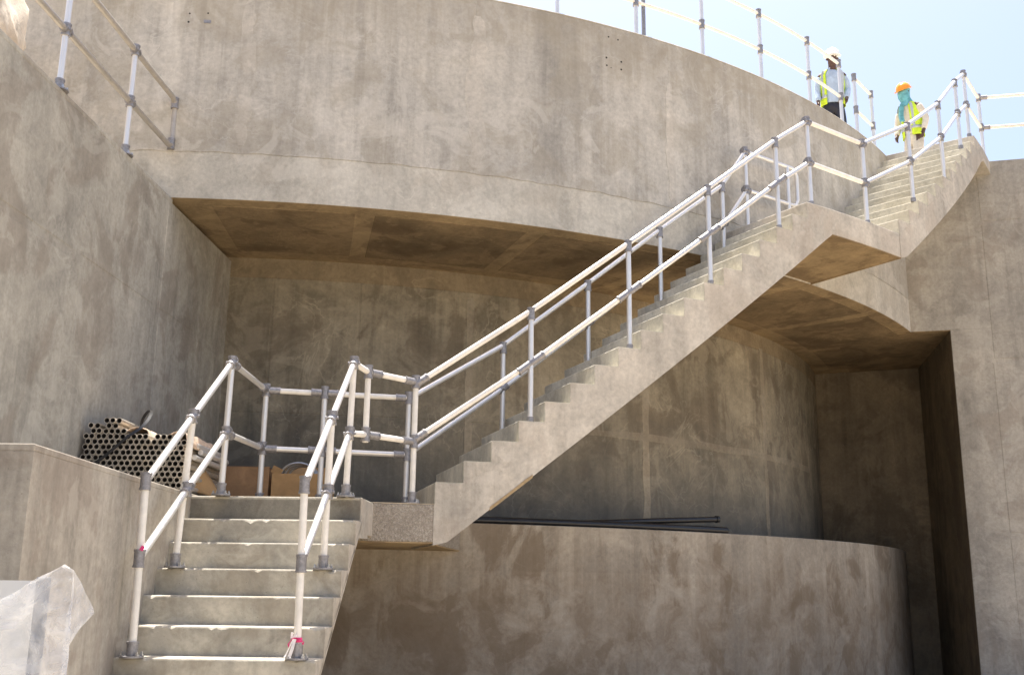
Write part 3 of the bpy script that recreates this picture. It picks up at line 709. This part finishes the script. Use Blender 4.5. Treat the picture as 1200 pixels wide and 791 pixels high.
for w_, nm in ((0, 'top_rail'), (1, 'mid_rail')):
    put_tube(rd, nm, pc(11.85, 49.4, Z_T+1.05-.53*w_), pc(11.85, 52.8, Z_T+1.05-.53*w_), M_tubew, .022)
# handrail on the side wall, top left
rl = thing('handrail', 'handrail with a closed end on top of the tall left wall', 'handrail', (lx(8)-.05, 8, 3.811))
hx = lambda y: lx(y)-.045
A_ = [(hx(4.6), 4.6, 4.875), (hx(9.86), 9.86, 4.875), (hx(9.9), 9.93, 4.84), (hx(9.9), 9.95, 4.76), (hx(9.9), 9.95, 4.46), (hx(9.9), 9.93, 4.38), (hx(9.86), 9.86, 4.35), (hx(4.6), 4.6, 4.35)]
obj('rail_loop', polytube(NB(), A_, RT+.003, 12), M_tubed, rl, True)
for y in (5.0, 6.35, 7.62, 8.9):
    q = Vector((hx(y), y, 4.875)); post(rl, (q.x, y, 3.811), q); put_fitting(rl, q, [(0, 0, 1), (0, 1, 0)]); put_fitting(rl, q-Vector((0, 0, .525)), [(0, 0, 1), (0, 1, 0)])
for z in (4.84, 4.385):
    put_fitting(rl, (hx(9.9), 9.93, z), [(0, 0, 1)], 'elbow')

# ------------------------------------------------------------------ stack of tubes, wrapping, boxes
PL, PR_ = 1.25, .0238
def pipe_mesh():
    bm = NB(); n = 12; rin = PR_-.0045
    def ring(y, r): return [bm.verts.new((math.cos(2*math.pi*i/n)*r, y, math.sin(2*math.pi*i/n)*r)) for i in range(n)]
    a, b, c, d, e = ring(PL, PR_), ring(0, PR_), ring(0, rin), ring(.12, rin), ring(PL, rin*.2)
    def band(A, B, mi):
        for i in range(n): bm.faces.new((A[i], A[(i+1) % n], B[(i+1) % n], B[i])).material_index = mi
    band(a, b, 0); band(b, c, 0); band(c, d, 1)
    bm.faces.new(d).material_index = 1; bm.faces.new(a).material_index = 0
    for v in e: bm.verts.remove(v)
    bmesh.ops.recalc_face_normals(bm, faces=bm.faces)
    me = bpy.data.meshes.new('aluminium_tube'); bm.to_mesh(me); bm.free(); me.materials.append(M_pipe); me.materials.append(M_pipein)
    me.polygons.foreach_set('use_smooth', [True]*len(me.polygons))
    me.set_sharp_from_angle(angle=R(40)); return me
pmesh = pipe_mesh()
PX0, PY0 = -3.515, 8.5
def add_pipe(x, z, y=None, label='aluminium tube lying in the strapped stack against the left wall, dark open end showing', group='tubes in the stack'):
    o = bpy.data.objects.new('aluminium_tube', pmesh); col.objects.link(o)
    o.location = (x, (PY0 if y is None else y)+random.uniform(-.012, .012), z); o.rotation_euler = (0, random.uniform(0, 1), random.uniform(-.004, .004))
    tag(o, label, 'tube', group); return o
pit, row_h = .0492, .0438
z = .70+PR_+.001
stack_pipes = []
for r_ in range(14):
    zc = z+r_*row_h; off = (r_ % 2)*pit/2
    if r_ < 11: n_ = 17; s_ = 0
    elif r_ == 11: n_, s_ = 6, 1
    elif r_ == 12: n_, s_ = 5, 1
    else: n_, s_ = 3, 3
    for i in range(n_):
        x = PX0+off+(i+s_)*pit+r_*.0018
        if r_ == 10 and (i == 11 or i > 15): continue
        if r_ == 12 and i == 2: continue
        if r_ > 10: x -= .02
        if x-PR_ < lx(PY0+PL)-.0+.0 and False: continue
        stack_pipes.append((r_, x+random.uniform(-.001, .001), zc))
ORD = 'first second third fourth fifth sixth seventh eighth ninth tenth eleventh twelfth thirteenth fourteenth fifteenth sixteenth seventeenth'.split()
for r_ in range(14):
    row = sorted(p for p in stack_pipes if p[0] == r_)
    for i, (q, x, zc) in enumerate(row):
        where = 'in the topmost row of the stack' if r_ == 13 else 'in the %s row from the stack top' % ORD[13-r_]
        add_pipe(x, zc, label='tube end %s from the left %s' % (ORD[i], where))
# a few loose bright tubes lying beside and on the stack
for x, zz, y, wh in ((PX0+17.3*pit, 1.125, 8.75, 'uppermost'), (PX0+17.9*pit, 1.075, 8.8, 'middle'), (PX0+17.5*pit, 1.02, 8.7, 'lowest')):
    bm = NB(); tube(bm, (x, y, zz), (x+.02, y+.75, zz), PR_, 12)
    tag(obj('aluminium_tube', bm, M_tube, None, True), 'bright loose tube along the right side of the stack, %s of the three' % wh, 'tube', 'loose tubes beside the stack')
zt_ = z+10*row_h
def wrap(x0, x1, y0, y1, zc, h, name, label):
    bm = NB(); nx, ny = 16, 12; V = []
    for i in range(nx+1):
        row = []
        for j in range(ny+1):
            u = i/nx; v = j/ny; x = x0+(x1-x0)*u; y = y0+(y1-y0)*v
            zz = zc+h*math.sin(math.pi*u)**.6-.03*(u > .85)*(u-.85)/.15*3+.012*noise.noise(Vector((x*14, y*9, 2)))+.008*noise.noise(Vector((x*40, y*22, 5)))
            row.append(bm.verts.new((x+.008*noise.noise(Vector((x*9, y*20, 8))), y+.012*noise.noise(Vector((x*16, 3, 1))), zz)))
        V.append(row)
    for i in range(nx):
        for j in range(ny): bm.faces.new((V[i][j], V[i+1][j], V[i+1][j+1], V[i][j+1]))
    o = obj(name, bm, M_paper, None, True); so = o.modifiers.new('s', 'SOLIDIFY'); so.thickness = .004
    tag(o, label, 'wrapping paper'); return o
wrap(PX0+6.6*pit, PX0+10.9*pit, PY0+.03, PY0+.95, zt_+.030, .055, 'wrapping_paper', 'brown paper bulging over the middle of the tube stack under the strap')
wrap(PX0+14.4*pit, PX0+17.6*pit, PY0-.01, PY0+.8, zt_+.018, .03, 'wrapping_paper', 'torn brown paper covering the top right shoulder of the tube stack')
# strap looped over the stack
bm = NB()
sp = [(PX0+2.0*pit, PY0-.012, z+4.5*row_h), (PX0+4*pit, PY0-.015, z+6.3*row_h), (PX0+6*pit, PY0-.016, z+8.4*row_h), (PX0+7.5*pit, PY0-.014, z+10*row_h), (PX0+9.2*pit, PY0+.02, zt_+.075), (PX0+9.8*pit, PY0+.1, zt_+.16), (PX0+9.5*pit, PY0+.2, zt_+.235), (PX0+8.4*pit, PY0+.3, zt_+.265), (PX0+7.2*pit, PY0+.38, zt_+.245), (PX0+6.4*pit, PY0+.42, zt_+.19), (PX0+6.2*pit, PY0+.45, zt_+.10)]
def smooth_path(P, n=5):
    P = [Vector(p) for p in P]; out = []
    for i in range(len(P)-1):
        p0, p1, p2, p3 = P[max(i-1, 0)], P[i], P[i+1], P[min(i+2, len(P)-1)]
        for k in range(n):
            t = k/n; out.append(.5*((2*p1)+(p2-p0)*t+(2*p0-5*p1+4*p2-p3)*t*t+(3*p1-p0-3*p2+p3)*t**3))
    return out+[P[-1]]
polytube(bm, smooth_path(sp), 0, flat=(.0025, .012))
tag(obj('strap', bm, M_strap), 'black packing strap slanting across the tube ends and looping up above the stack', 'strap')

def card_box(x0, x1, y0, y1, z0, z1, label, mat, openup=False, flaps=True, yaw=0.0):
    t = thing('cardboard_box', label, 'box', ((x0+x1)/2, (y0+y1)/2, z0), 'cardboard boxes on the landing')
    bm = NB(); th = .006
    rot = Matrix.Rotation(yaw, 3, 'Z'); c = Vector(((x0+x1)/2, (y0+y1)/2, (z0+z1)/2))
    for cx, cy, sx, sy in ((0, -(y1-y0)/2, x1-x0, th), (0, (y1-y0)/2, x1-x0, th), (-(x1-x0)/2+.004, 0, th, y1-y0-.014), ((x1-x0)/2-.004, 0, th, y1-y0-.014)):
        box(bm, c+rot@Vector((cx, cy, 0)), (sx, sy, z1-z0), rot)
    box(bm, c+rot@Vector((0, 0, -(z1-z0)/2+.004)), (x1-x0-.02, y1-y0-.02, .006), rot)
    obj('box_body', bm, mat, t)
    if not openup:
        for s_ in (-1, 1):
            bm = NB(); w = (y1-y0)/2
            box(bm, c+rot@Vector((0, s_*w/2, (z1-z0)/2+.006+.006*s_)), (x1-x0-.004, w-.004, .005), rot @ Matrix.Rotation(R(2.5*s_), 3, 'X')); obj('flap', bm, mat, t)
    else:
        bm = NB(); box(bm, c+rot@Vector((-(x1-x0)/2+.03, -(y1-y0)/2+.05, (z1-z0)/2+.03)), (.10, .004, .07), rot @ Matrix.Rotation(R(25), 3, 'Y')); obj('flap', bm, mat, t)
        bm = NB(); box(bm, c+rot@Vector((0, (y1-y0)/2+.02, (z1-z0)/2+.05)), (x1-x0, .005, .12), rot @ Matrix.Rotation(R(-18), 3, 'X')); obj('flap', bm, mat, t)
    return t
card_box(-2.90, -2.27, 9.72, 10.2, .70, 1.055, 'closed brown cardboard box behind the left rail, next to the tube stack', M_card2, yaw=.05)
card_box(-2.22, -1.72, 9.72, 10.15, Z_L+.007, 1.00, 'open brown cardboard box holding a coil, in the middle of the landing', M_card, True, yaw=-.04)
bm = NB()
for q in range(3):
    polytube(bm, [(-2.10+.05*q*.4+.07+math.cos(R(a))*(.165-.012*q), 9.95+.03*q, 1.0+math.sin(R(a))*(.125-.01*q)) for a in range(0, 360, 12)], .013, 8, closed=True)
tag(obj('hose_coil', bm, M_bolt, None, True), 'grey coil of hose standing up inside the open cardboard box', 'coil')
# torn cardboard sheet leaning at the foot of the stack
bm = NB(); nx, ny = 14, 5; V = []
for i in range(nx+1):
    row = []
    for j in range(ny+1):
        u = i/nx; v = j/ny
        x = -2.86+.42*u+.03*v; y = 8.75+.55*u+.10*v; zz = .705+.02+(.30*v)*(1-.55*u)*(.35+.65*math.sin(math.pi*min(1, u*1.4+.15))) + .03*math.sin(5*u+v)
        row.append(bm.verts.new((x, y+.06*v*v, zz)))
    V.append(row)
for i in range(nx):
    for j in range(ny): bm.faces.new((V[i][j], V[i+1][j], V[i+1][j+1], V[i][j+1]))
o = obj('cardboard_sheet', bm, M_card, None, True); so = o.modifiers.new('s', 'SOLIDIFY'); so.thickness = .006
tag(o, 'torn curling piece of tan cardboard propped at the right foot of the tube stack', 'cardboard')

# black polythene pipes lying on the walkway edge
bm = NB(); pts = [pc(11.29-.02*math.sin((t-12)*.2), t, .651+.036) for t in [12+i*.967 for i in range(25)]]
polytube(bm, pts, .042, 10)
tag(obj('black_pipe', bm, M_black, None, True), 'long black plastic pipe lying flat along the edge of the low curved wall', 'pipe')
bm = NB(); pts = [pc(11.215, t, .651+.036+max(0, (t-24)*.0125)) for t in [14+i*.905 for i in range(24)]]
polytube(bm, pts, .035, 10)
q = pts[-1]; tube(bm, q, q+(pts[-1]-pts[-2]).normalized()*.04, .043, 10)
tag(obj('black_pipe', bm, M_black, None, True), 'second black plastic pipe resting on the first, its collared end tilted up', 'pipe')

# ------------------------------------------------------------------ wrapped crate at the lower left
cr = thing('wrapped_crate', 'white board crate with a steel corner post under clear plastic sheet, bottom left', 'crate', (-1.9, 3.8, GZ))
obj('board', prism(NB(), [(-2.9, 3.44), (-1.50, 3.44), (-1.80, 4.1), (-3.1, 4.1)], GZ, .0), M_board, cr)
b_ = obj('corner_post', box(NB(), (-1.492, 3.418, (GZ+.012)/2), (.036, .03, abs(GZ)+.01)), M_steel, cr); bevel(b_, .003)
def sheet(outline, yf, name, nsub=5):
    bm = NB(); vs = [bm.verts.new((x, yf(x, z), z)) for x, z in outline]
    bm.faces.new(vs); bmesh.ops.triangulate(bm, faces=bm.faces)
    for _ in range(nsub): bmesh.ops.subdivide_edges(bm, edges=[e for e in bm.edges if e.calc_length() > .03], cuts=1, use_grid_fill=False); bmesh.ops.triangulate(bm, faces=bm.faces)
    for v in bm.verts:
        x, z = v.co.x, v.co.z
        v.co.y = yf(x, z)-.05*abs(noise.noise(Vector((x*5+z*3, z*3, 3))))+.02*abs(noise.noise(Vector((x*13-z*9, z*5, 7))))+.006*noise.noise(Vector((x*19+z*8, z*14, 9)))
    o = obj(name, bm, M_sheet, cr, True); so = o.modifiers.new('s', 'SOLIDIFY'); so.thickness = .0015
    return o
def P2(px, py, Y):
    d = Fw+Rt*((px-600)/1214.47)-Up*((py-395.5)/1214.47)
    return d*(Y/d.y)
def out(pts, Y): return [(P2(a, b, Y).x, P2(a, b, Y).z) for a, b in pts]
sheet(out([(-40, 715), (0, 702), (25, 690), (53, 678), (66, 668), (76, 661), (87, 668), (97, 689), (107, 711), (109, 718), (95, 735), (82, 758), (75, 764), (74, 830), (66, 1100), (-40, 1100)], 3.33), lambda x, z: 3.33+.01*math.sin(x*14+z*5), 'plastic_sheet')

# dusty bundle on the upper deck, top left corner
bm = NB(); bmesh.ops.create_icosphere(bm, subdivisions=5, radius=1.0)
for v in bm.verts:
    p = v.co.copy(); k = max(abs(p.x), abs(p.y), abs(p.z)); q = p/k*.62+p*.38
    q *= 1+.10*noise.noise(p*2.2)+.05*noise.noise(p*5.5)+.02*noise.noise(p*13)
    v.co = Vector((-5.60+q.x*.86, 8.6+q.y*.7, 3.79+1.0+q.z*1.02))
tag(obj('sack', bm, M_sack, None, True, base=True), 'big dusty tan sack standing on the deck in the top left corner', 'sack')

# ------------------------------------------------------------------ people
def bake_skin(name, pts, edges, mat, parent, sub=2, smooth=True):
    me = bpy.data.meshes.new('tmp'); me.from_pydata([p[:3] for p in pts], edges, []); me.update()
    o = bpy.data.objects.new('tmp', me); col.objects.link(o)
    m = o.modifiers.new('sk', 'SKIN'); m.use_smooth_shade = True
    for v, p in zip(me.skin_vertices[0].data, pts):
        rr = p[3]; v.radius = rr if hasattr(rr, '__len__') else (rr, rr)
    me.skin_vertices[0].data[0].use_root = True
    s_ = o.modifiers.new('su', 'SUBSURF'); s_.levels = sub; s_.render_levels = sub
    dg = bpy.context.evaluated_depsgraph_get(); dg.update()
    ev = o.evaluated_get(dg); bm = NB(); bm.from_mesh(ev.to_mesh()); ev.to_mesh_clear()
    bpy.data.objects.remove(o)
    return obj(name, bm, mat, parent, smooth)
def person(label, loc, yaw, look, cfg, sc_=.95):
    """local frame: faces -y, x to the viewer's right; then turned by yaw"""
    root = thing('person', label, 'person', loc)
    rz = Matrix.Rotation(yaw, 3, 'Z')*sc_; base = Vector(loc)
    T = lambda x, y, z: tuple(base+rz@Vector((x, y, z)))
    def P(x, y, z, r): return (*T(x, y, z), r)
    lean = cfg.get('lean', 0.0)                                # forward shift of shoulders
    hx_, hy, hz = look                                         # head centre offset
    aL, aR = cfg['arms']                                       # (elbow, wrist) for x<0 and x>0
    # body: one continuous skinned figure (head, neck, trunk, arms, hands, legs)
    pts = [P(0, 0, .95, .105), P(0, -lean*.4, 1.18, .10), P(0, -lean*.9, 1.38, .10), P(hx_*.4, hy*.5-lean, 1.50, .055), P(hx_*.8, hy*.85-lean, 1.58, .066), P(hx_, hy-lean, 1.66, (.078, .09)), P(hx_*1.05, hy-lean, 1.74, .07)]
    ed = [(0, 1), (1, 2), (2, 3), (3, 4), (4, 5), (5, 6)]
    for s_, (e, w) in ((-1, aL), (1, aR)):
        i = len(pts)
        pts += [P(.19*s_, -lean*.9, 1.40, .055), P(*e, .044), P(*w, .030)]
        ed += [(2, i), (i, i+1), (i+1, i+2)]
        wv, ev_ = Vector(w), Vector(e); d = (wv-ev_).normalized(); side = Vector((0, -1, 0))
        pal = wv+d*.055; pts.append(P(*pal, (.036, .020))); ed.append((i+2, i+3))
        for q in range(4):
            f0 = pal+d*.04+side*(.028-.018*q)*1.0; f1 = f0+d*(.034-.003*abs(q-1.5))+Vector((-.006*s_, 0, 0)); f2 = f1+d*.026+Vector((-.012*s_, 0, 0))
            j = len(pts); pts += [P(*f0, .0088), P(*f1, .008), P(*f2, .0065)]; ed += [(i+3, j), (j, j+1), (j+1, j+2)]
        th0 = wv+d*.03+side*.035; th1 = th0+d*.035+side*.02; j = len(pts)
        pts += [P(*th0, .010), P(*th1, .008)]; ed += [(i+3, j), (j, j+1)]
    for s_ in (-1, 1):
        i = len(pts); k_ = cfg['knee'][0 if s_ < 0 else 1]; a_ = cfg['ankle'][0 if s_ < 0 else 1]
        pts += [P(.09*s_, 0, .88, .088), P(*k_, .060), P(*a_, .042), P(a_[0], a_[1]-.13, .035, .036)]; ed += [(0, i), (i, i+1), (i+1, i+2), (i+2, i+3)]
    body = bake_skin('body', pts, ed, M_skin, root)
    # face: nose, ears, eyes, brow
    hc = Vector((hx_, hy-lean, 1.665))
    fy = -1.0
    bm = NB(); tube(bm, T(*(hc+Vector((0, -.078, .012)))), T(*(hc+Vector((0, -.104, -.018)))), .007, 8, .016); obj('nose', bm, M_skin, root, True)
    for s_ in (-1, 1):
        bm = NB(); bmesh.ops.create_uvsphere(bm, u_segments=8, v_segments=6, radius=.011, matrix=Matrix.Translation(T(*(hc+Vector((.031*s_, -.078, .018)))))); obj('eye', bm, M_whitetape, root, True)
        bm = NB(); bmesh.ops.create_uvsphere(bm, u_segments=8, v_segments=6, radius=.02, matrix=Matrix.Translation(T(*(hc+Vector((.083*s_, 0, 0)))))); obj('ear', bm, M_skin, root, True)
    # shirt: fitted trunk plus sleeves, one mesh
    yr = lambda a, b: (a, b)
    sh = NB()
    def ring(x, y, z, rx, ry_): v = T(x, y, z); return (v[0], v[1], v[2], rx*sc_, ry_*sc_, yaw)
    loft(sh, [ring(0, 0, .90, .165, .125), ring(0, -lean*.1, .98, .175, .13), ring(0, -lean*.3, 1.12, .168, .122), ring(0, -lean*.6, 1.26, .185, .125), ring(0, -lean*.85, 1.37, .200, .122), ring(0, -lean*.95, 1.44, .175, .10), ring(0, -lean, 1.475, .10, .08), ring(hx_*.3, hy*.4-lean, 1.51, .066, .066)], 20)
    obj('shirt', sh, cfg['shirt'], root, True)
    for s_, (e, w) in ((-1, aL), (1, aR)):
        ev_, wv = Vector(e), Vector(w)
        e0 = Vector((.175*s_, -lean*.9, 1.40)); wq = ev_+(wv-ev_)*cfg.get('sleeve', .95)
        sp_ = [P(*e0, .072), P(*(e0.lerp(ev_, .5)+Vector((.008*s_, 0, 0))), .064), P(*ev_, .058), P(*wq, .048)]
        bake_skin('sleeve', sp_, [(0, 1), (1, 2), (2, 3)], cfg['shirt'], root)
    # trousers
    tp = [P(0, 0, .96, (.145, .115)), P(0, 0, .86, (.13, .12))]; te = [(0, 1)]
    for s_ in (0, 1):
        k_ = Vector(cfg['knee'][s_]); a_ = Vector(cfg['ankle'][s_]); sg = -1 if s_ == 0 else 1; i = len(tp)
        tp += [P(.095*sg, 0, .78, .098), P(*k_, .080), P(*k_.lerp(a_, .5), .074), P(*(a_+Vector((0, 0, .02))), .066)]
        te += [(1, i), (i, i+1), (i+1, i+2), (i+2, i+3)]
    bake_skin('trousers', tp, te, cfg['trousers'], root)
    for s_ in (0, 1):
        a_ = Vector(cfg['ankle'][s_]); bm = NB()
        loft(bm, [ring(a_.x, a_.y-.05, .0, .05, .125), ring(a_.x, a_.y-.05, .05, .05, .125), ring(a_.x, a_.y-.02, .09, .046, .08), ring(a_.x, a_.y, .16, .046, .052)], 14)
        obj('boot', bm, M_boot, root, True)
    # vest, open at the front, with reflective bands
    f0, f1 = cfg['vest_gap']
    vr = [(0, 0, .86, .200, .155), (0, -lean*.1, .98, .196, .150), (0, -lean*.3, 1.12, .190, .142), (0, -lean*.6, 1.26, .205, .143), (0, -lean*.85, 1.37, .207, .138), (0, -lean*.95, 1.445, .165, .112), (0, -lean, 1.48, .12, .095)]
    bm = NB(); loft(bm, [ring(*r_) for r_ in vr], 26, f0, f1, False)
    v = obj('vest', bm, M_vest, root, True); so = v.modifiers.new('s', 'SOLIDIFY'); so.thickness = .006
    for zz, wd in ((1.0, .05),):
        bm = NB(); loft(bm, [ring(0, -lean*.12, zz-wd/2, .201, .155), ring(0, -lean*.14, zz+wd/2, .199, .153)], 26, f0, f1, False)
        b_ = obj('reflective_band', bm, M_refl, root, True); so = b_.modifiers.new('s', 'SOLIDIFY'); so.thickness = .004
    for a in (f0+16, f1-16):
        q = []
        for x, y, z_, rx, ry_ in vr[:6]:
            q.append(T(x+math.cos(R(a))*(rx+.006), y+math.sin(R(a))*(ry_+.006), z_))
        bm = NB(); polytube(bm, smooth_path(q[1:], 3), 0, flat=(.022, .003)); obj('reflective_band', bm, M_refl, root, True)
    # hard hat: shell, brim, ridge
    tilt = cfg['hat_tilt']
    hm = Matrix.Translation(T(hx_, hy-lean, 1.715)) @ (rz @ Matrix.Rotation(tilt, 3, 'X')).to_4x4()
    bm = NB(); loft(bm, [(0, 0, 0, .125, .145), (0, 0, .012, .124, .143), (0, 0, .05, .117, .135), (0, 0, .09, .097, .112), (0, 0, .118, .066, .078), (0, 0, .132, .025, .03)], 20)
    loft(bm, [(0, -.018, -.004, .140, .178), (0, -.018, .008, .138, .175)], 20)
    for v_ in bm.verts: v_.co = hm @ v_.co
    hat = obj('hard_hat', bm, cfg['hat'], root, True)
    bm = NB(); polytube(bm, [hm @ Vector((0, math.cos(R(a))*.137, .015+math.sin(R(a))*.123)) for a in range(10, 171, 16)], 0, flat=(.012, .006)); obj('hat_ridge', bm, cfg['hat'], root, True)
    if cfg.get('scarf'):
        bm = NB(); hxx, hyy = hx_, hy-lean
        loft(bm, [ring(0, -lean-.03, 1.40, .10, .115), ring(0, -lean-.02, 1.45, .115, .115), ring(hxx*.5, hyy*.6-.01, 1.50, .098, .102), ring(hxx*.8, hyy*.9-.012, 1.56, .092, .106), ring(hxx, hyy-.01, 1.63, .098, .112), ring(hxx, hyy+.002, 1.675, .097, .106), ring(hxx, hyy+.012, 1.72, .094, .098)], 20)
        for v_ in bm.verts: v_.co += Vector((noise.noise(v_.co*22), noise.noise(v_.co*20+Vector((5, 1, 0))), 0))*.014
        obj('scarf', bm, M_teal, root, True)
        bm = NB(); pth = [T(-.02, -lean-.13, 1.44), T(-.03, -lean-.155, 1.34), T(-.045, -lean-.15, 1.22), T(-.03, -lean-.15, 1.12)]
        polytube(bm, smooth_path(pth, 4), 0, flat=(.036, .012)); obj('scarf_end', bm, M_teal, root, True)
    return root
person('worker in white hard hat, pale blue shirt, open yellow vest and black trousers', (4.93, 14.75, Z_T+.0), R(-12), (.02, -.055, 0),
    dict(arms=(((-.238, -.02, 1.15), (-.24, -.10, .91)), ((.238, .02, 1.15), (.20, -.12, .93))), knee=((-.10, -.03, .48), (.11, -.06, .48)), ankle=((-.11, .02, .09), (.13, -.02, .09)),
         shirt=M_shirtb, trousers=M_trk, hat=M_hatw, vest_gap=(-58, 238), hat_tilt=R(14), lean=.04))
person('worker in orange hard hat, teal scarf round the face, yellow vest and cream trousers', (6.59, 15.83, Z_T-.004), R(-58), (.0, -.09, 0),
    dict(arms=(((-.26, -.06, 1.14), (-.22, -.16, .92)), ((.27, .0, 1.13), (.27, -.10, .88))), knee=((-.10, -.04, .48), (.11, -.10, .49)), ankle=((-.11, .03, .09), (.12, -.04, .09)),
         shirt=M_shirtw, trousers=M_trb, hat=M_hato, vest_gap=(-68, 248), hat_tilt=R(24), lean=.09, scarf=True))
